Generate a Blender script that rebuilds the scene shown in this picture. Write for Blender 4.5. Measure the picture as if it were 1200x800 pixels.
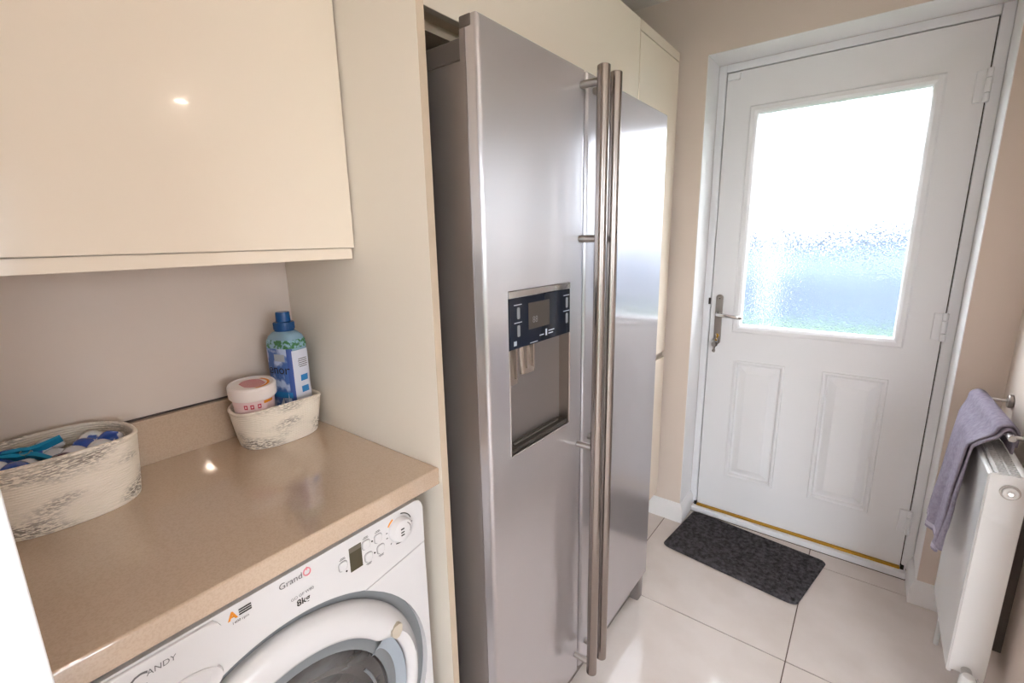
import bpy, bmesh, math, random
from mathutils import Vector, Matrix

# ------------------------------------------------------------------ clean
for o in list(bpy.data.objects):
    bpy.data.objects.remove(o)
S = bpy.context.scene
COL = S.collection
random.seed(7)
PI = math.pi

# ------------------------------------------------------------------ camera
def make_camera():
    yaw, pitch, roll = (math.radians(a) for a in (-37.939, -12.372, -1.152))
    fw = Vector((math.sin(yaw)*math.cos(pitch), math.cos(yaw)*math.cos(pitch), math.sin(pitch)))
    r0 = Vector((math.cos(yaw), -math.sin(yaw), 0))
    u0 = r0.cross(fw)
    rt = r0*math.cos(roll) + u0*math.sin(roll)
    up = rt.cross(fw)
    m = Matrix(((rt.x, up.x, -fw.x), (rt.y, up.y, -fw.y), (rt.z, up.z, -fw.z)))
    cd = bpy.data.cameras.new('camera')
    cd.sensor_width = 36; cd.sensor_fit = 'HORIZONTAL'
    cd.lens = 36*545.04/1200
    cd.clip_start = 0.02
    o = bpy.data.objects.new('camera', cd); COL.objects.link(o)
    o.matrix_world = Matrix.Translation((-.006, -2.298, 1.386)) @ m.to_4x4()
    S.camera = o
make_camera()

# ------------------------------------------------------------------ world, exposure
W = bpy.data.worlds.new('overcast_sky'); S.world = W
W.use_nodes = True
bg = W.node_tree.nodes['Background']
bg.inputs[0].default_value = (.86, .93, 1.0, 1)
bg.inputs[1].default_value = 5.0
LAMP = 80.0            # emission of the recessed ceiling lamps
S.view_settings.view_transform = 'Standard'
S.view_settings.look = 'None'
S.view_settings.gamma = 1
S.view_settings.use_curve_mapping = False
S.view_settings.exposure = 1.48

# ------------------------------------------------------------------ materials
def srgb(h):
    h = h.lstrip('#')
    v = [int(h[i:i+2], 16)/255 for i in (0, 2, 4)]
    return tuple(x/12.92 if x <= .04045 else ((x+.055)/1.055)**2.4 for x in v) + (1,)

def mat(name, col, rough=.5, metal=0, spec=.5, coat=0, bump=None, vary=None, emit=None, trans=0, ior=1.45, aniso=0):
    m = bpy.data.materials.new(name); m.use_nodes = True
    nt = m.node_tree; b = nt.nodes['Principled BSDF']
    c = srgb(col) if isinstance(col, str) else col
    b.inputs['Base Color'].default_value = c
    b.inputs['Roughness'].default_value = rough
    b.inputs['Metallic'].default_value = metal
    b.inputs['Specular IOR Level'].default_value = spec
    b.inputs['Coat Weight'].default_value = coat
    b.inputs['Coat Roughness'].default_value = .04
    b.inputs['Transmission Weight'].default_value = trans
    b.inputs['IOR'].default_value = ior
    if aniso:
        b.inputs['Anisotropic'].default_value = aniso
    if aniso:
        cx = nt.nodes.new('ShaderNodeCombineXYZ'); cx.inputs[1].default_value = 1
        nt.links.new(cx.outputs[0], b.inputs['Tangent'])
    if emit:
        b.inputs['Emission Color'].default_value = srgb(emit[0]); b.inputs['Emission Strength'].default_value = emit[1]
    tc = nt.nodes.new('ShaderNodeTexCoord')
    def noise(scale, stretch=(1, 1, 1), detail=3):
        mp = nt.nodes.new('ShaderNodeMapping'); mp.inputs['Scale'].default_value = stretch
        nt.links.new(tc.outputs['Object'], mp.inputs[0])
        n = nt.nodes.new('ShaderNodeTexNoise'); n.inputs['Scale'].default_value = scale; n.inputs['Detail'].default_value = detail
        nt.links.new(mp.outputs[0], n.inputs[0]); return n
    if bump:      # (scale, strength, distance, stretch)
        n = noise(bump[0], bump[3] if len(bump) > 3 else (1, 1, 1))
        bp = nt.nodes.new('ShaderNodeBump'); bp.inputs['Strength'].default_value = bump[1]; bp.inputs['Distance'].default_value = bump[2]
        nt.links.new(n.outputs[0], bp.inputs['Height']); nt.links.new(bp.outputs[0], b.inputs['Normal'])
    if vary:      # (second colour, scale, lo, hi, stretch)
        n = noise(vary[1], vary[4] if len(vary) > 4 else (1, 1, 1), 5)
        r = nt.nodes.new('ShaderNodeValToRGB')
        r.color_ramp.elements[0].position = vary[2]; r.color_ramp.elements[1].position = vary[3]
        r.color_ramp.elements[0].color = c; r.color_ramp.elements[1].color = srgb(vary[0])
        nt.links.new(n.outputs[0], r.inputs[0]); nt.links.new(r.outputs[0], b.inputs['Base Color'])
    return m

M = {}
M['wall'] = mat('beige_paint', 'dfd0c5', .6, bump=(220, .08, .001))
M['ceiling'] = mat('ceiling_paint', 'e4ded8', .8)
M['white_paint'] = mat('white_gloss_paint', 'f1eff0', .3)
M['tile'] = mat('porcelain_tile', 'dfd4ce', .08, vary=('d9cdc6', 6, .4, .62))
M['grout'] = mat('grout', '5f4a42', .85)
M['door'] = mat('white_door_skin', 'efeef0', .38, bump=(30, .12, .001, (6, 6, .5)))
M['upvc'] = mat('white_upvc', 'efeff2', .3)
M['seal'] = mat('dark_door_seal', '4a3f3c', .7)
M['brass'] = mat('brass_strip', 'c79a3c', .3, 1)
M['chrome'] = mat('chrome', 'c8c6c4', .14, 1)
M['satin'] = mat('satin_nickel', 'a8a29d', .32, 1)
M['cream'] = mat('cream_gloss_lacquer', 'ecdecd', .13, coat=.4)
M['cream_matt'] = mat('cream_panel', 'ece2d5', .35)
M['carcass'] = mat('carcass_board', 'd3bfa8', .5)
M['worktop'] = mat('taupe_quartz', 'c8b09a', .05, vary=('c1a993', 320, .45, .6), coat=1, spec=.6, ior=1.7)
def steel():
    m = mat('brushed_steel', 'c2bfc3', .13, 1)
    nt = m.node_tree; b1 = nt.nodes['Principled BSDF']; out = nt.nodes['Material Output']
    b2 = nt.nodes.new('ShaderNodeBsdfAnisotropic'); b2.inputs['Color'].default_value = srgb('dddce0'); b2.inputs['Roughness'].default_value = .46
    b2.inputs['Anisotropy'].default_value = .62
    cx = nt.nodes.new('ShaderNodeCombineXYZ'); cx.inputs[2].default_value = 1; nt.links.new(cx.outputs[0], b2.inputs['Tangent'])
    mx = nt.nodes.new('ShaderNodeMixShader'); mx.inputs[0].default_value = .5
    nt.links.new(b1.outputs[0], mx.inputs[1]); nt.links.new(b2.outputs[0], mx.inputs[2]); nt.links.new(mx.outputs[0], out.inputs[0])
    return m
M['steel'] = steel()
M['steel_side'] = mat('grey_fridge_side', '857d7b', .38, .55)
M['steel_trim'] = mat('bright_steel_trim', 'd0cfd0', .15, 1)
M['handle'] = mat('brushed_handle', '9a918c', .25, 1)
M['dark_plastic'] = mat('dark_grey_plastic', '5c5450', .5)
M['black'] = mat('black_void', '14100e', .8)
M['display'] = mat('dark_glass_display', '1a202c', .08, spec=.3)
M['screen'] = mat('lcd_screen', '4a4541', .12)
M['liner'] = mat('grey_recess_liner', '8b7f77', .3, .8)
M['paddle'] = mat('smoked_paddle', '9c8e84', .2, .6)
M['grate'] = mat('dark_drip_tray', '3b3531', .35)
M['white_enamel'] = mat('white_enamel', 'd8d5d6', .22, coat=.3)
M['washer_grey'] = mat('grey_ring', '7d8084', .35)
M['washer_light'] = mat('pale_grey_handle', '9ba3ac', .25)
M['smoked'] = mat('smoked_porthole', '4d4f52', .07, coat=1, vary=('2c2a2c', 9, .35, .65, (1, 1, 3)))
M['badge'] = mat('beige_badge', 'c3b8a8', .5)
M['ink'] = mat('black_print', '26221f', .5)
M['ink_grey'] = mat('grey_print', '6c6a6c', .35, .3)
M['ink_orange'] = mat('orange_print', 'e08a1c', .5)
M['ink_red'] = mat('red_print', 'c4304c', .5)
M['ink_pink'] = mat('pink_print', 'e58a94', .5)
M['ink_white'] = mat('white_print', 'b4bcc6', .5)
M['ink_blue'] = mat('blue_print', '2a7fc0', .5)
M['lcd'] = mat('washer_lcd', '4b4433', .2)
M['lcd_top'] = mat('washer_lcd_top', '6e675b', .25)
M['mat'] = mat('charcoal_carpet', '636064', .95, spec=.1, bump=(420, 1, .004), vary=('3d3a3c', 60, .35, .65))
M['towel'] = mat('lavender_grey_terry', 'aaa2b2', .95, spec=.1, bump=(700, 1, .003), vary=('978e9f', 90, .35, .7))
M['towel_hem'] = mat('pale_hem', 'c4bccb', .9, spec=.1, bump=(900, .5, .001))
M['radiator'] = mat('white_radiator_enamel', 'e8e7e7', .2, coat=.3)
M['lamp'] = mat('warm_lamp', 'ffe2bd', .5, emit=('ffecda', LAMP))
M['clear_glass'] = None
M['cap_blue'] = mat('blue_cap', '115294', .2, trans=.25)
M['bottle'] = mat('pale_blue_bottle', '9dc0d6', .2, trans=.2)
M['label_blue'] = mat('blue_label', '4a6fb4', .4, vary=('c3d3ee', 26, .5, .6))
M['label_deep'] = mat('deep_blue_label', '3f5aa2', .4)
M['label_white'] = mat('white_label', 'd9dcea', .45)
M['leaf_print'] = mat('green_leaf_print', '3f7a4a', .5, vary=('8fb6c8', 120, .45, .55))
M['snow_print'] = mat('snow_print', 'dfe8f4', .5)
M['brown_print'] = mat('brown_print', '6b3f22', .5)
M['tub'] = mat('white_tub', 'f0e6e2', .3)
M['tub_pink'] = mat('pink_tub', 'eccfd0', .35)
M['pod_blue'] = mat('pod_blue', '1f4fb0', .15, coat=.6, vary=('e4e6f0', 30, .54, .58))
M['pod_white'] = mat('pod_white', 'd8dbe4', .15, coat=.6, vary=('2759bd', 26, .56, .6))
M['pod_maroon'] = mat('pod_maroon', '54203f', .15, coat=.6, vary=('2a2f6a', 26, .48, .55))
M['peg'] = mat('cyan_plastic', '1f93c4', .35)
M['lawn'] = mat('grass', '42583f', .9, vary=('3a4f38', 3, .4, .6))
M['fence'] = mat('blue_grey_fence', '4c566a', .7)
M['render'] = mat('pale_render', '66728a', .8)
M['hedge'] = mat('dark_hedge', '2c333d', .9, vary=('39424d', 2, .4, .6))

def basket_material():
    m = bpy.data.materials.new('cotton_rope'); m.use_nodes = True
    nt = m.node_tree; b = nt.nodes['Principled BSDF']; b.inputs['Roughness'].default_value = .9
    b.inputs['Specular IOR Level'].default_value = .15
    tc = nt.nodes.new('ShaderNodeTexCoord')
    def ns(scale, st, det=2):
        mp = nt.nodes.new('ShaderNodeMapping'); mp.inputs['Scale'].default_value = st
        nt.links.new(tc.outputs['Object'], mp.inputs[0])
        n = nt.nodes.new('ShaderNodeTexNoise'); n.inputs['Scale'].default_value = scale; n.inputs['Detail'].default_value = det
        nt.links.new(mp.outputs[0], n.inputs[0]); return n
    big = ns(9, (1, 1, 2.4), 1)
    fine = ns(230, (.45, .45, 2.2), 3)
    r1 = nt.nodes.new('ShaderNodeValToRGB'); r1.color_ramp.elements[0].position = .48; r1.color_ramp.elements[1].position = .66
    r2 = nt.nodes.new('ShaderNodeValToRGB'); r2.color_ramp.elements[0].position = .44; r2.color_ramp.elements[1].position = .54
    nt.links.new(big.outputs[0], r1.inputs[0]); nt.links.new(fine.outputs[0], r2.inputs[0])
    mu = nt.nodes.new('ShaderNodeMath'); mu.operation = 'MULTIPLY'
    nt.links.new(r1.outputs[0], mu.inputs[0]); nt.links.new(r2.outputs[0], mu.inputs[1])
    mx = nt.nodes.new('ShaderNodeMix'); mx.data_type = 'RGBA'
    mx.inputs[6].default_value = srgb('f3e9dc'); mx.inputs[7].default_value = srgb('968c82')
    nt.links.new(mu.outputs[0], mx.inputs[0]); nt.links.new(mx.outputs[2], b.inputs['Base Color'])
    return m
M['rope'] = basket_material()

def obscure_glass():
    m = bpy.data.materials.new('obscure_glass'); m.use_nodes = True
    nt = m.node_tree; nt.nodes.remove(nt.nodes['Principled BSDF'])
    out = nt.nodes['Material Output']
    rf = nt.nodes.new('ShaderNodeBsdfRefraction'); rf.inputs['Roughness'].default_value = .06; rf.inputs['IOR'].default_value = 1.12
    gl = nt.nodes.new('ShaderNodeBsdfGlossy'); gl.inputs['Roughness'].default_value = .15
    mx = nt.nodes.new('ShaderNodeMixShader'); mx.inputs[0].default_value = .05
    tc = nt.nodes.new('ShaderNodeTexCoord')
    v = nt.nodes.new('ShaderNodeTexVoronoi'); v.inputs['Scale'].default_value = 190; v.feature = 'SMOOTH_F1'
    nt.links.new(tc.outputs['Object'], v.inputs['Vector'])
    bp = nt.nodes.new('ShaderNodeBump'); bp.inputs['Strength'].default_value = .8; bp.inputs['Distance'].default_value = .003
    nt.links.new(v.outputs['Distance'], bp.inputs['Height'])
    nt.links.new(bp.outputs[0], rf.inputs['Normal']); nt.links.new(bp.outputs[0], gl.inputs['Normal'])
    nt.links.new(rf.outputs[0], mx.inputs[1]); nt.links.new(gl.outputs[0], mx.inputs[2]); nt.links.new(mx.outputs[0], out.inputs[0])
    return m
M['obscure'] = obscure_glass()

def clear_glass():
    m = bpy.data.materials.new('clear_glass'); m.use_nodes = True
    nt = m.node_tree; nt.nodes.remove(nt.nodes['Principled BSDF'])
    out = nt.nodes['Material Output']
    t = nt.nodes.new('ShaderNodeBsdfTransparent'); g = nt.nodes.new('ShaderNodeBsdfGlossy'); g.inputs['Roughness'].default_value = .02
    mx = nt.nodes.new('ShaderNodeMixShader'); mx.inputs[0].default_value = .06
    nt.links.new(t.outputs[0], mx.inputs[1]); nt.links.new(g.outputs[0], mx.inputs[2]); nt.links.new(mx.outputs[0], out.inputs[0])
    return m
M['clear_glass'] = clear_glass()

# ------------------------------------------------------------------ helpers
ORG = {}
def empty(name, loc, label=None, cat=None, group=None):
    o = bpy.data.objects.new(name, None); COL.objects.link(o); o.location = loc; o.empty_display_size = .05
    ORG[o] = Vector(loc)
    if label: tag(o, label, cat, group)
    return o

def tag(o, label, cat, group=None):
    o['label'] = label; o['category'] = cat
    if group: o['group'] = group
    return o

def build(name, bm, m, parent=None, smooth=35, loc=None, label=None):
    """bm is in world coordinates; the mesh is stored relative to its thing's base"""
    org = ORG[parent] if parent is not None else Vector(loc if loc else (0, 0, 0))
    bmesh.ops.translate(bm, verts=bm.verts, vec=-org)
    bmesh.ops.recalc_face_normals(bm, faces=bm.faces)
    bm.edges.index_update()
    crisp = []          # keep large flat faces flat next to small bevel faces
    for e in bm.edges:
        if len(e.link_faces) == 2:
            a, b = sorted(f.calc_area() for f in e.link_faces)
            if b > 8*a and b > 1e-4: crisp.append(e.index)
    me = bpy.data.meshes.new(name); bm.to_mesh(me); bm.free()
    if smooth:
        for p in me.polygons: p.use_smooth = True
        me.set_sharp_from_angle(angle=math.radians(smooth))
        for i in crisp: me.edges[i].use_edge_sharp = True
    mm = M[m] if isinstance(m, str) else m
    me.materials.append(mm)
    o = bpy.data.objects.new(name, me); COL.objects.link(o)
    if parent is not None: o.parent = parent
    else: o.location = org
    ORG[o] = org.copy()
    if label: o['label'] = label
    return o

def struct(name, bm, m, parent=None, smooth=35):
    o = build(name, bm, m, parent, smooth)
    if parent is None: o['kind'] = 'structure'
    return o

def box(bm, x0, x1, y0, y1, z0, z1, bev=0, seg=2):
    r = bmesh.ops.create_cube(bm, size=1)
    vs = r['verts']
    for v in vs:
        v.co = Vector((x0+(v.co.x+.5)*(x1-x0), y0+(v.co.y+.5)*(y1-y0), z0+(v.co.z+.5)*(z1-z0)))
    if bev:
        es = set(e for v in vs for e in v.link_edges)
        bmesh.ops.bevel(bm, geom=list(es), offset=bev, segments=seg, profile=.5, affect='EDGES')
    return bm

def B(*a, **k):
    return box(bmesh.new(), *a, **k)

def tube(bm, pts, r, n=16, cap=True):
    """tube along a polyline; r a number or a list"""
    pts = [Vector(p) for p in pts]
    rs = r if isinstance(r, (list, tuple)) else [r]*len(pts)
    rings = []
    prev = None
    for i, p in enumerate(pts):
        d = (pts[min(i+1, len(pts)-1)] - pts[max(i-1, 0)]).normalized()
        a = prev if prev is not None else (Vector((0, 0, 1)) if abs(d.z) < .9 else Vector((1, 0, 0)))
        u = (a - d*a.dot(d)).normalized(); w = d.cross(u); prev = u
        rings.append([bm.verts.new(p + (u*math.cos(2*PI*k/n) + w*math.sin(2*PI*k/n))*rs[i]) for k in range(n)])
    for i in range(len(rings)-1):
        for k in range(n):
            bm.faces.new((rings[i][k], rings[i][(k+1) % n], rings[i+1][(k+1) % n], rings[i+1][k]))
    if cap:
        bm.faces.new(list(reversed(rings[0]))); bm.faces.new(rings[-1])
    return bm

def rod(bm, a, b, r, n=20, ch=.0015):
    """cylinder with softened ends"""
    a, b = Vector(a), Vector(b); d = (b-a).normalized()
    return tube(bm, [a, a+d*ch, b-d*ch, b], [r-ch, r, r, r-ch], n)

def lathe(bm, prof, n=48, center=(0, 0, 0), axis='z', sx=1, sy=1, closed=False, power=None):
    """prof: list of (radius, height) revolved; sx, sy squash the section"""
    c = Vector(center); rings = []
    for (r, h) in prof:
        ring = []
        for k in range(n):
            t = 2*PI*k/n; ct, st = math.cos(t), math.sin(t)
            if power:
                ct = math.copysign(abs(ct)**power, ct); st = math.copysign(abs(st)**power, st)
            a, b2 = r*ct*sx, r*st*sy
            if axis == 'z': p = Vector((a, b2, h))
            elif axis == 'x': p = Vector((h, a, b2))
            else: p = Vector((a, h, b2))
            ring.append(bm.verts.new(c+p))
        rings.append(ring)
    m = len(rings)
    for i in range(m if closed else m-1):
        A, Bq = rings[i], rings[(i+1) % m]
        for k in range(n):
            bm.faces.new((A[k], A[(k+1) % n], Bq[(k+1) % n], Bq[k]))
    if not closed:
        if prof[0][0] > 1e-6: bm.faces.new(list(reversed(rings[0])))
        if prof[-1][0] > 1e-6: bm.faces.new(rings[-1])
        bmesh.ops.remove_doubles(bm, verts=bm.verts, dist=1e-7)
    return bm

def prism(bm, poly, axis, a, b):
    """extrude a 2-D polygon between a and b along an axis"""
    def P(p, h):
        if axis == 'x': return Vector((h, p[0], p[1]))
        if axis == 'y': return Vector((p[0], h, p[1]))
        return Vector((p[0], p[1], h))
    v0 = [bm.verts.new(P(p, a)) for p in poly]; v1 = [bm.verts.new(P(p, b)) for p in poly]
    n = len(poly)
    bm.faces.new(v0); bm.faces.new(list(reversed(v1)))
    for i in range(n):
        bm.faces.new((v0[i], v1[i], v1[(i+1) % n], v0[(i+1) % n]))
    return bm

def rrect(cx, cy, w, h, r, seg=5):
    pts = []
    for (sx, sy, a0) in ((1, 1, 0), (-1, 1, 90), (-1, -1, 180), (1, -1, 270)):
        for k in range(seg+1):
            a = math.radians(a0+90*k/seg)
            pts.append((cx+sx*(w/2-r)+r*math.cos(a), cy+sy*(h/2-r)+r*math.sin(a)))
    return pts

def grid(bm, f, nu, nv, wrap_u=False):
    vs = [[bm.verts.new(f(i/(nu if wrap_u else nu), j/nv)) for j in range(nv+1)] for i in range(nu if wrap_u else nu+1)]
    for i in range(nu):
        for j in range(nv):
            a, b2 = vs[i], vs[(i+1) % len(vs)]
            bm.faces.new((a[j], b2[j], b2[j+1], a[j+1]))
    return vs

def text_bm(s, size, align='CENTER', shear=0, offset=0):
    c = bpy.data.curves.new('print', 'FONT'); c.body = s; c.size = size; c.align_x = align; c.align_y = 'CENTER'
    c.shear = shear; c.offset = offset; c.resolution_u = 3
    o = bpy.data.objects.new('print', c); COL.objects.link(o)
    dg = bpy.context.evaluated_depsgraph_get()
    me = bpy.data.meshes.new_from_object(o.evaluated_get(dg))
    bm = bmesh.new(); bm.from_mesh(me)
    bpy.data.objects.remove(o); bpy.data.curves.remove(c); bpy.data.meshes.remove(me)
    return bm

def face_x(bm, x, y, z):
    """lay flat print on a surface that faces +X"""
    for v in bm.verts: v.co = Vector((x, y+v.co.x, z+v.co.y))
    return bm

# =================================================================== SETTING
XL, XR = -1.265, .376          # side walls of the utility
YW = -.165                     # inner face of the door wall
ZC = 2.338
RX0, RX1, RZ = -.636, .252, 2.092   # door reveal
KX, KY = 3.4, -4.3             # the kitchen the utility opens into

# floor: grout bed and tiles
fl = struct('floor', B(XL-.1, KX, KY, .1, -.08, -.0025), 'grout', smooth=0)
tx = [-.093+.612*i for i in range(-2, 7)]
ty = [-.145+.6*i for i in range(-7, 2)]
cache = {}
for i in range(len(tx)-1):
    for j in range(len(ty)-1):
        x0, x1, y0, y1 = max(tx[i], XL), min(tx[i+1], KX), max(ty[j], KY), min(ty[j+1], -.037)
        if x1-x0 < .03 or y1-y0 < .03: continue
        key = (round(x1-x0, 3), round(y1-y0, 3))
        if key not in cache:
            bm = B(.0015, key[0]-.0015, .0015, key[1]-.0015, -.02, 0, bev=.0012, seg=1)
            me = bpy.data.meshes.new('tile'); bm.to_mesh(me); bm.free(); me.materials.append(M['tile']); cache[key] = me
        t = bpy.data.objects.new('tile', cache[key]); COL.objects.link(t); t.location = (x0, y0, 0); t.parent = fl

struct('ceiling', B(XL-.1, KX+.1, KY-.1, .12, ZC, ZC+.1), 'ceiling', smooth=0)
struct('wall_left', B(XL-.1, XL, KY, .12, 0, ZC), 'wall', smooth=0)
bm = bmesh.new()
box(bm, XL, RX0, YW, .12, 0, ZC); box(bm, RX1, XR+.13, YW, .12, 0, ZC); box(bm, RX0, RX1, YW, .12, RZ, ZC)
struct('wall_back', bm, 'wall', smooth=0)
struct('wall_right', B(XR, XR+.12, -1.02, YW, 0, ZC), 'wall', smooth=0)
bm = bmesh.new()
box(bm, XL, -.53, -2.43, -2.33, 0, ZC); box(bm, -.63, -.53, KY, -2.43, 0, ZC)
struct('wall_near', bm, 'wall', smooth=0)
# kitchen shell behind and to the right of the camera
bm = bmesh.new(); box(bm, XR+.12, KX, -.36, -.26, 0, ZC); struct('wall_kitchen_north', bm, 'wall', smooth=0)
bm = bmesh.new()
box(bm, KX, KX+.1, KY, -3.3, 0, ZC); box(bm, KX, KX+.1, -1.8, -.26, 0, ZC)
box(bm, KX, KX+.1, -3.3, -1.8, 0, .95); box(bm, KX, KX+.1, -3.3, -1.8, 2.1, ZC)
struct('wall_kitchen_east', bm, 'wall', smooth=0)
bm = bmesh.new()
box(bm, -.63, .9, KY-.1, KY, 0, ZC); box(bm, 2.5, KX, KY-.1, KY, 0, ZC); box(bm, .9, 2.5, KY-.1, KY, 2.1, ZC)
struct('wall_kitchen_south', bm, 'wall', smooth=0)

def window(name, axis, fixed, a0, a1, z0, z1, n):
    w = empty(name, (fixed if axis == 'x' else (a0+a1)/2, (a0+a1)/2 if axis == 'x' else fixed, z0)); w['kind'] = 'structure'
    bm = bmesh.new()
    def bb(p0, p1, q0, q1, d0=.02, d1=.08, bmx=None):
        if axis == 'x': box(bmx or bm, fixed+d0, fixed+d1, p0, p1, q0, q1)
        else: box(bmx or bm, p0, p1, fixed-d1, fixed-d0, q0, q1)
    f = .05
    bb(a0, a1, z0, z0+f); bb(a0, a1, z1-f, z1); bb(a0, a0+f, z0+f, z1-f); bb(a1-f, a1, z0+f, z1-f)
    for k in range(1, n):
        c = a0+(a1-a0)*k/n; bb(c-f/2, c+f/2, z0+f, z1-f)
    build('window_frame', bm, 'upvc', w)
    for k in range(n):
        b0 = a0+(a1-a0)*k/n+f; b1 = a0+(a1-a0)*(k+1)/n-f
        b3 = bmesh.new(); bb(b0, b1, z0+f, z1-f, .045, .052, b3); build('pane', b3, 'clear_glass', w, smooth=0)
window('window_1', 'y', KY, .9, 2.5, .0, 2.1, 2)
window('fill_window', 'x', KX, -3.3, -1.8, .95, 2.1, 2)  # unseen window added so side daylight reaches the worktop niche

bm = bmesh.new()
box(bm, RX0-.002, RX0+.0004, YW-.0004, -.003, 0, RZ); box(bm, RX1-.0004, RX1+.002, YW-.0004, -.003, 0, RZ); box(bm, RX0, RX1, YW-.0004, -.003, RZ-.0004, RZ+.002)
struct('reveal_light_skin', bm, 'white_paint', smooth=0)  # thin white skin added so the beige reveal looks daylit
# baseboards (on the wall and turned into the reveal)
def skirt_profile(o): # outward offset, height
    return [(0, 0), (.016*o, 0), (.016*o, .062), (.013*o, .074), (.007*o, .084), (.004*o, .094), (0, .096)]
def skirting(path, offs):
    bm = bmesh.new(); rows = []
    for (x, y), (ox, oy) in zip(path, offs):
        rows.append([bm.verts.new((x+ox*p, y+oy*p, z)) for p, z in skirt_profile(1)])
    for A, C in zip(rows, rows[1:]):
        n = len(A)
        for k in range(n): bm.faces.new((A[k], C[k], C[(k+1) % n], A[(k+1) % n]))
    bm.faces.new(rows[0]); bm.faces.new(list(reversed(rows[-1])))
    return bm
struct('baseboard_left', skirting([(XL+.001, YW), (RX0+.0004, YW), (RX0+.0004, -.004)], [(0, -1), (1, -1), (1, 0)]), 'white_paint', smooth=20)
struct('baseboard_right', skirting([(RX1-.0004, -.004), (RX1-.0004, YW), (XR, YW), (XR, -1.02)], [(-1, 0), (-1, -1), (-1, -1), (-1, 0)]), 'white_paint', smooth=20)
# white door lining beside the camera
struct('trim_1', B(-.57, -.5, -2.43, -2.284, 0, 2.05, bev=.003), 'white_paint')

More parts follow.
